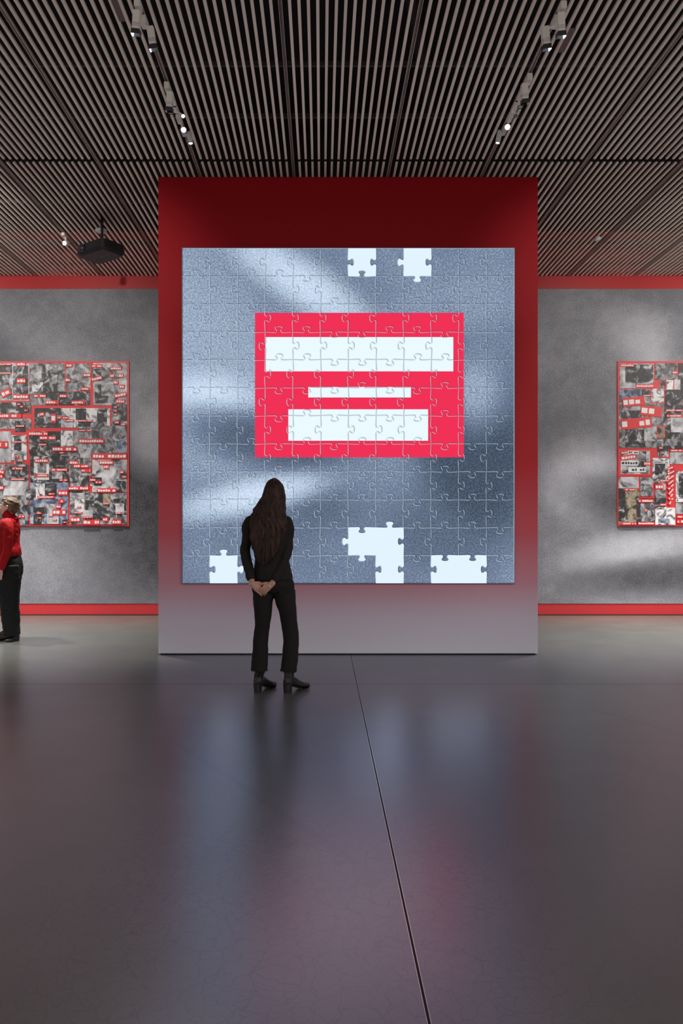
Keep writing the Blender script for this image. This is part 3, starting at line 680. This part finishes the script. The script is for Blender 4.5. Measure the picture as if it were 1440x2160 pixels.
def boot(name, heel, yaw, parent, shaft_top, shaft_c, m, ln=.25, heelh=.055, label=None):
    """heel = ground point under the heel; toe towards yaw"""
    f = Vector((math.cos(yaw), math.sin(yaw), 0)); s_ = Vector((-f.y, f.x, 0)); Z = Vector((0, 0, 1))
    bm = bmesh.new(); rg = []
    P = lambda a, b, z: heel+f*a+s_*b+Z*z
    # foot: stations from heel counter to the toe (a, centre z, half width, half height)
    for a, z, wd, h in ((-.028, heelh+.030, .020, .024), (-.015, heelh+.036, .030, .036), (.03, heelh+.034, .034, .040), (.075, heelh*.8+.034, .034, .040), (.12, .052, .038, .034), (.165, .037, .042, .026), (.20, .030, .036, .021), (.228, .029, .024, .016), (ln-.01, .033, .012, .010)):
        rg.append((P(a, 0, z), s_*wd, Z*h))
    loft(bm, rg, 16)
    st = Vector(shaft_c); 
    tube(bm, [P(.018, 0, heelh+.03), P(.018, 0, heelh+.075), Vector((st.x, st.y, shaft_top))], [(.037, .044), (.037, .042), (.040, .046)], ref=s_, n=18)
    o = solid(name, bm, m, parent, .004, 3)
    bm = bmesh.new(); loft(bm, [(P(.005, 0, 0), f*.030, s_*.026), (P(.004, 0, heelh+.016), f*.034, s_*.030)], 16, e=.6)
    sub('heel', bm, m, o)
    bm = bmesh.new(); v = []
    prof = ((-.0, heelh, .028), (.06, heelh*.72, .028), (.10, .022, .030), (.14, .005, .037), (.18, .003, .038), (.215, .006, .028), (ln-.005, .014, .014))
    for z_ in (0, .006): v.append([[bm.verts.new(P(a, q*wd, z+z_)) for q in (-1, 1)] for a, z, wd in prof])
    for i in range(len(prof)-1):
        for k in (0, 1): bm.faces.new((v[k][i][0], v[k][i][1], v[k][i+1][1], v[k][i+1][0]))
        for q in (0, 1): bm.faces.new((v[0][i][q], v[0][i+1][q], v[1][i+1][q], v[1][i][q]))
    sub('sole', bm, m, o)
    return o

# ---- visitor seen from behind, hands clasped at the back
WY = 5.67
def w_(px, py, dy=0): p = at(px, py, WY); p.y += dy; return p
t = thing('person', 'person with long brown hair in black jacket and trousers, hands clasped behind', 'person', (w_(575, 1460).x, WY, 0))
k = WY/F
bm = bmesh.new()
hc = w_(578, 1049, .03)
P, B = head_into(bm, hc, (.06, 1, .12))
tube(bm, [w_(578, 1062, .0), w_(577, 1082, -.01), w_(574, 1098, -.01)], [.052, .052, .07])
tube(bm, [w_(573, 1096), w_(571, 1130), w_(572, 1170), w_(574, 1200), w_(575, 1222), w_(576, 1236)], [(.09, .05), (.13, .085), (.11, .075), (.12, .08), (.13, .085), (.06, .05)], n=24)
armL = [w_(527, 1100), w_(519, 1130, -.01), w_(519, 1160, -.03), w_(527, 1195, -.07), w_(534, 1224, -.115)]
armR = [w_(606, 1100), w_(606, 1130, -.01), w_(605, 1160, -.03), w_(593, 1197, -.08), w_(577, 1226, -.13)]
tube(bm, armL, [.028, .028, .026, .026, .022]); tube(bm, armR, [.028, .028, .026, .026, .022])
legL = [w_(553, 1245), w_(554, 1290), w_(552, 1335, .01), w_(550, 1380), w_(550, 1412)]
legR = [w_(600, 1245), w_(606, 1290), w_(610, 1335, .01), w_(611, 1380), w_(610, 1412)]
tube(bm, legL, [.065, .055, .045, .04, .026]); tube(bm, legR, [.065, .055, .045, .04, .026])
wl, wr = w_(535, 1228, -.125), w_(575, 1229, -.145)
hand_into(bm, wl, (.80, -.10, -.66), (-.1, .95, 0), 1, .88, .35, .6)
hand_into(bm, wr, (-.80, -.05, -.66), (.0, .9, .3), -1, .88, .75, .5)
solid('body', bm, M_skin, t, .0033, 2)
face_parts(P, B, t)
# jacket
bm = bmesh.new()
tube(bm, [w_(575, 1084, -.01), w_(573, 1094), w_(571, 1110), w_(570, 1140), w_(571, 1170), w_(573, 1195), w_(574, 1215), w_(574, 1221)],
     [(.075, .06), (.145, .08), (.165, .105), (.15, .11), (.13, .105), (.145, .11), (.160, .12), (.160, .12)], n=32, round_ends=False)
tube(bm, [w_(530, 1098), w_(521, 1112, -.005), w_(521, 1136, -.01), w_(517, 1160, -.03), w_(525, 1192, -.07), w_(532, 1221, -.112)], [.045, .047, .043, .043, .040, .031], round_ends=False)
tube(bm, [w_(603, 1098), w_(607, 1112, -.005), w_(606, 1136, -.01), w_(605, 1160, -.03), w_(594, 1194, -.08), w_(580, 1223, -.127)], [.045, .050, .048, .044, .040, .031], round_ends=False)
ball(bm, w_(530, 1100), .045); ball(bm, w_(605, 1100), .048)
jk = solid('jacket', bm, M_jacket, t, .005, 4, fold(13, .007))
bm = bmesh.new(); tube(bm, [w_(560, 1086, -.035), w_(576, 1084, -.06), w_(592, 1086, -.035)], [(.018, .012)]*3, ref=(0, 0, 1), n=10); sub('collar', bm, M_jacket, jk, True)
for c in (w_(524, 1219, -.155), w_(580, 1222, -.17)):
    bm = bmesh.new(); ball(bm, c, .005, seg=8); sub('button', bm, M_chrome, jk, True)
# trousers
bm = bmesh.new()
tube(bm, [w_(574, 1208), w_(574, 1222), w_(575, 1236), w_(576, 1248)], [(.145, .10), (.160, .115), (.170, .120), (.165, .10)], n=28, round_ends=False)
tube(bm, [w_(556, 1248), w_(554, 1268), w_(554.5, 1290), w_(552.5, 1325, .01), w_(550, 1350, .005), w_(549, 1380), w_(546.5, 1413)], [(.088, .10), (.080, .098), (.072, .09), (.060, .073), (.062, .07), (.064, .07), (.067, .072)], n=22, round_ends=False)
tube(bm, [w_(599, 1248), w_(602, 1268), w_(607, 1290), w_(611, 1325, .01), w_(613, 1350, .005), w_(612, 1380), w_(608.5, 1415)], [(.088, .10), (.082, .098), (.073, .09), (.068, .075), (.064, .072), (.063, .07), (.063, .072)], n=22, round_ends=False)
ball(bm, w_(577, 1246), (.06, .09, .045))
tr = solid('trousers', bm, M_trous, t, .005, 4, fold(11, .006))
rr = random.Random(7)
bm = bmesh.new()
for cx, n_ in ((546.5, 1), (608.5, 2)):
    for i in range(60):
        a = 2*PI*i/60; c = w_(cx, 1411.5+n_*1.0)+Vector((math.cos(a)*.065, math.sin(a)*.069, 0))
        cyl(bm, c+Vector((0, 0, .006)), c+Vector((rr.uniform(-.004, .004), 0, -rr.uniform(.003, .014))), .002, .0008, n=5)
o = sub('frayed_hem', bm, M_trous, tr); o['kind'] = 'stuff'
# boots
hL, hR = w_(543, 1459), w_(606, 1461)
hL.z = hR.z = 0; hL.y = WY; hR.y = WY-.015
boot('boot', hL, math.atan2(.20, .13), t, EYE-(1409-VY)*k, w_(551, 1409), M_boot, .24)
boot('boot', hR, math.atan2(.16, .155), t, EYE-(1409-VY)*k, w_(611, 1409), M_boot, .25)
# jewellery
bm = bmesh.new(); torus(bm, w_(573, 1232, -.15), (.8, 0, .6), .031, .002); link_mesh('bracelet', bm, M_chrome, t, True)
bm = bmesh.new(); torus(bm, w_(530, 1228, -.125), (.75, .1, -.65), .030, .002); link_mesh('bracelet', bm, M_chrome, t, True)
bm = bmesh.new(); ball(bm, w_(543, 1238, -.150), .0048, seg=10); torus(bm, w_(543.5, 1238, -.135), (.8, 0, -.6), .010, .0016, 16, 6); link_mesh('finger_ring', bm, M_chrome, t, True)
# hair: one volume with combed waves, plus loose locks
bm = bmesh.new()
tube(bm, [w_(578, 1014.5, .02), w_(578, 1022, .0), w_(578.5, 1036, -.012), w_(577.5, 1052, -.02), w_(574, 1068, -.035), w_(570, 1084, -.05), w_(567, 1102, -.085), w_(563, 1122, -.10), w_(561, 1142, -.115), w_(558, 1160, -.12), w_(554, 1176, -.118)],
     [(.030, .030), (.068, .072), (.086, .095), (.097, .09), (.116, .078), (.140, .068), (.146, .052), (.132, .038), (.117, .033), (.092, .028), (.050, .018)], n=40, k=5)
def wave(co, n):
    a = co.x*120+6*math.sin(co.z*16+co.x*7)+3*noise.noise(co*9); return .0038*math.sin(a)*min(1, max(0, (1.66-co.z)*4))+.003*noise.noise(co*26)
hr = solid('hair', bm, M_hair, t, .004, 3, wave)
bm = bmesh.new(); rr = random.Random(3)
for i in range(170):
    u = rr.uniform(-.97, .97); s0 = rr.uniform(.15, .8)+.25*abs(u); ln = rr.uniform(.18, .42)
    z0 = 1072+s0*60; pts = []; ph = rr.uniform(0, 6); am = rr.uniform(.004, .011)
    for j in range(9):
        f = j/8; py = z0+f*ln/k; py = min(py, 1192-abs(u)*20)
        g = (py-1060)/120; hw = (.140 if g < .5 else .140-.075*(g-.5)/.5)
        cx = 573-15*max(0, g-.1)
        p = w_(cx, py, 0); p.x += u*hw+am*math.sin(ph+f*ln*38); dpt = math.sqrt(max(0, 1-min(1, u*u)))+.12
        p.y += -(.045+.075*min(1, g*1.3))-(.038 if g > .3 else .05)*dpt*.8-am*.5*math.cos(ph+f*ln*38); pts.append(p)
    q = rr.uniform(.003, .006)
    tube(bm, pts, [q*.5, q, q, q, q, q, q*.9, q*.6, q*.15], n=6, k=2)
sub('loose_locks', bm, M_hair, hr, True)

# ---- visitor in red, side view, looking towards the left
QY = 8.15; kq = QY/F
def q_(px, py, dy=0): p = at(px, py, QY); p.y += dy; return p
t = thing('person', 'person in red roll-neck sweater and wide black trousers, at the left edge', 'person', (q_(22, 1349).x, QY, 0))
bm = bmesh.new()
hc = q_(18, 1071)
P, B = head_into(bm, hc, (-1, -.10, .10), s=.98)
tube(bm, [q_(20, 1078), q_(22, 1088), q_(24, 1102)], [.046, .046, .046])
tube(bm, [q_(22, 1108), q_(20, 1120), q_(18, 1150), q_(21, 1175), q_(23, 1190)], [(.06, .10), (.095, .12), (.085, .10), (.085, .11), (.08, .10)], n=24)
tube(bm, [q_(30, 1107, -.16), q_(33, 1135, -.19), q_(31, 1156, -.2), q_(25, 1180, -.2), q_(19, 1197, -.2)], [.03, .03, .027, .025, .021])
tube(bm, [q_(21, 1107, .14), q_(18, 1135, .17), q_(12, 1160, .18), q_(4, 1178, .17), q_(-3, 1188, .15)], [.03, .03, .027, .025, .021])
hand_into(bm, q_(18, 1199, -.2), (-.18, -.02, -1), (-.35, 1, 0), -1, .9, .5)
hand_into(bm, q_(-4, 1189, .14), (-.8, -.3, -.5), (0, -1, 0), 1, .9, .5)
tube(bm, [q_(23, 1205, -.07), q_(24, 1240, -.08), q_(28, 1290, -.08), q_(32, 1335, -.08)], [.055, .055, .045, .035])
tube(bm, [q_(20, 1205, .07), q_(16, 1240, .09), q_(13, 1290, .1), q_(13, 1330, .12)], [.055, .055, .045, .035])
solid('body', bm, M_skinp, t, .004, 2)
face_parts(P, B, t, .98)
bm = bmesh.new()
tube(bm, [q_(16, 1083), q_(20, 1090), q_(25, 1100)], [(.056, .060), (.062, .068), (.085, .10)], ref=(1, 0, 0), n=20, round_ends=False)
tube(bm, [q_(22, 1092), q_(22, 1098), q_(20, 1110), q_(17, 1130), q_(17, 1150), q_(20, 1164), q_(21, 1173)], [(.065, .08), (.085, .15), (.105, .17), (.118, .165), (.120, .145), (.122, .15), (.118, .145)], ref=(1, 0, 0), n=30, round_ends=False)
tube(bm, [q_(26, 1103, -.14), q_(31, 1113, -.165), q_(33, 1135, -.19), q_(32, 1158, -.2), q_(25, 1180, -.2), q_(19, 1200, -.2)], [.055, .058, .053, .050, .042, .034], round_ends=False)
tube(bm, [q_(21, 1103, .13), q_(20, 1112, .15), q_(18, 1135, .17), q_(12, 1160, .18), q_(4, 1178, .17), q_(-3, 1187, .15)], [.055, .058, .053, .050, .042, .034], round_ends=False)
ball(bm, q_(28, 1107, -.14), .06); ball(bm, q_(21, 1107, .12), .06)
sw = solid('sweater', bm, mat('red_knit', (.36, .006, .010), .75, spec=.2), t, .005, 4, fold(11, .006))
bm = bmesh.new(); tube(bm, [q_(15, 1081), q_(17, 1086)], [(.060, .062), (.064, .066)], n=24); sub('roll_collar', bm, sw.data.materials[0], sw, True)
bm = bmesh.new()
tube(bm, [q_(20, 1164), q_(21, 1172), q_(23, 1190), q_(24, 1205)], [(.105, .13), (.112, .14), (.125, .155), (.125, .155)], ref=(1, 0, 0), n=26)
tube(bm, [q_(25, 1192, -.08), q_(25, 1220, -.085), q_(26, 1260, -.085), q_(29, 1300, -.08), q_(32.5, 1337, -.08)], [(.112, .085), (.112, .09), (.105, .09), (.100, .085), (.090, .08)], ref=(1, 0, 0), n=24, round_ends=False)
tube(bm, [q_(21, 1192, .08), q_(17, 1220, .09), q_(13, 1260, .1), q_(12, 1300, .11), q_(13, 1331, .12)], [(.112, .085), (.112, .09), (.105, .09), (.095, .085), (.08, .08)], ref=(1, 0, 0), n=24, round_ends=False)
solid('trousers', bm, mat('black_trouser_cloth', (.008, .011, .011), .75, spec=.25), t, .006, 4, fold(9, .010))
M_gl = mat('glossy_leather', (.008, .007, .008), .15)
a = q_(42, 1349, -.08); a.z = 0; boot('shoe', a, PI+.12, t, .10, q_(35, 1330, -.08), M_gl, .255, .035)
a = q_(18, 1349, .12); a.z = 0; a.y = QY+.12; boot('shoe', a, PI-.15, t, .10, q_(14, 1330, .12), M_gl, .255, .035)
# short hair combed back
bm = bmesh.new(); s = .98
ball(bm, P(0, -.022, .045), (.083*s, .096*s, .086*s), B); ball(bm, P(0, -.055, -.005), (.068*s, .055*s, .066*s), B)
ball(bm, P(0, .038, .088), (.056*s, .044*s, .026*s), B)
for q in (-1, 1): ball(bm, P(q*.066, -.035, .005), (.018, .04, .05), B)
solid('hair', bm, M_hair2, t, .004, 3, lambda co, n: .0025*math.sin(co.z*170+co.x*60+4*noise.noise(co*14)))
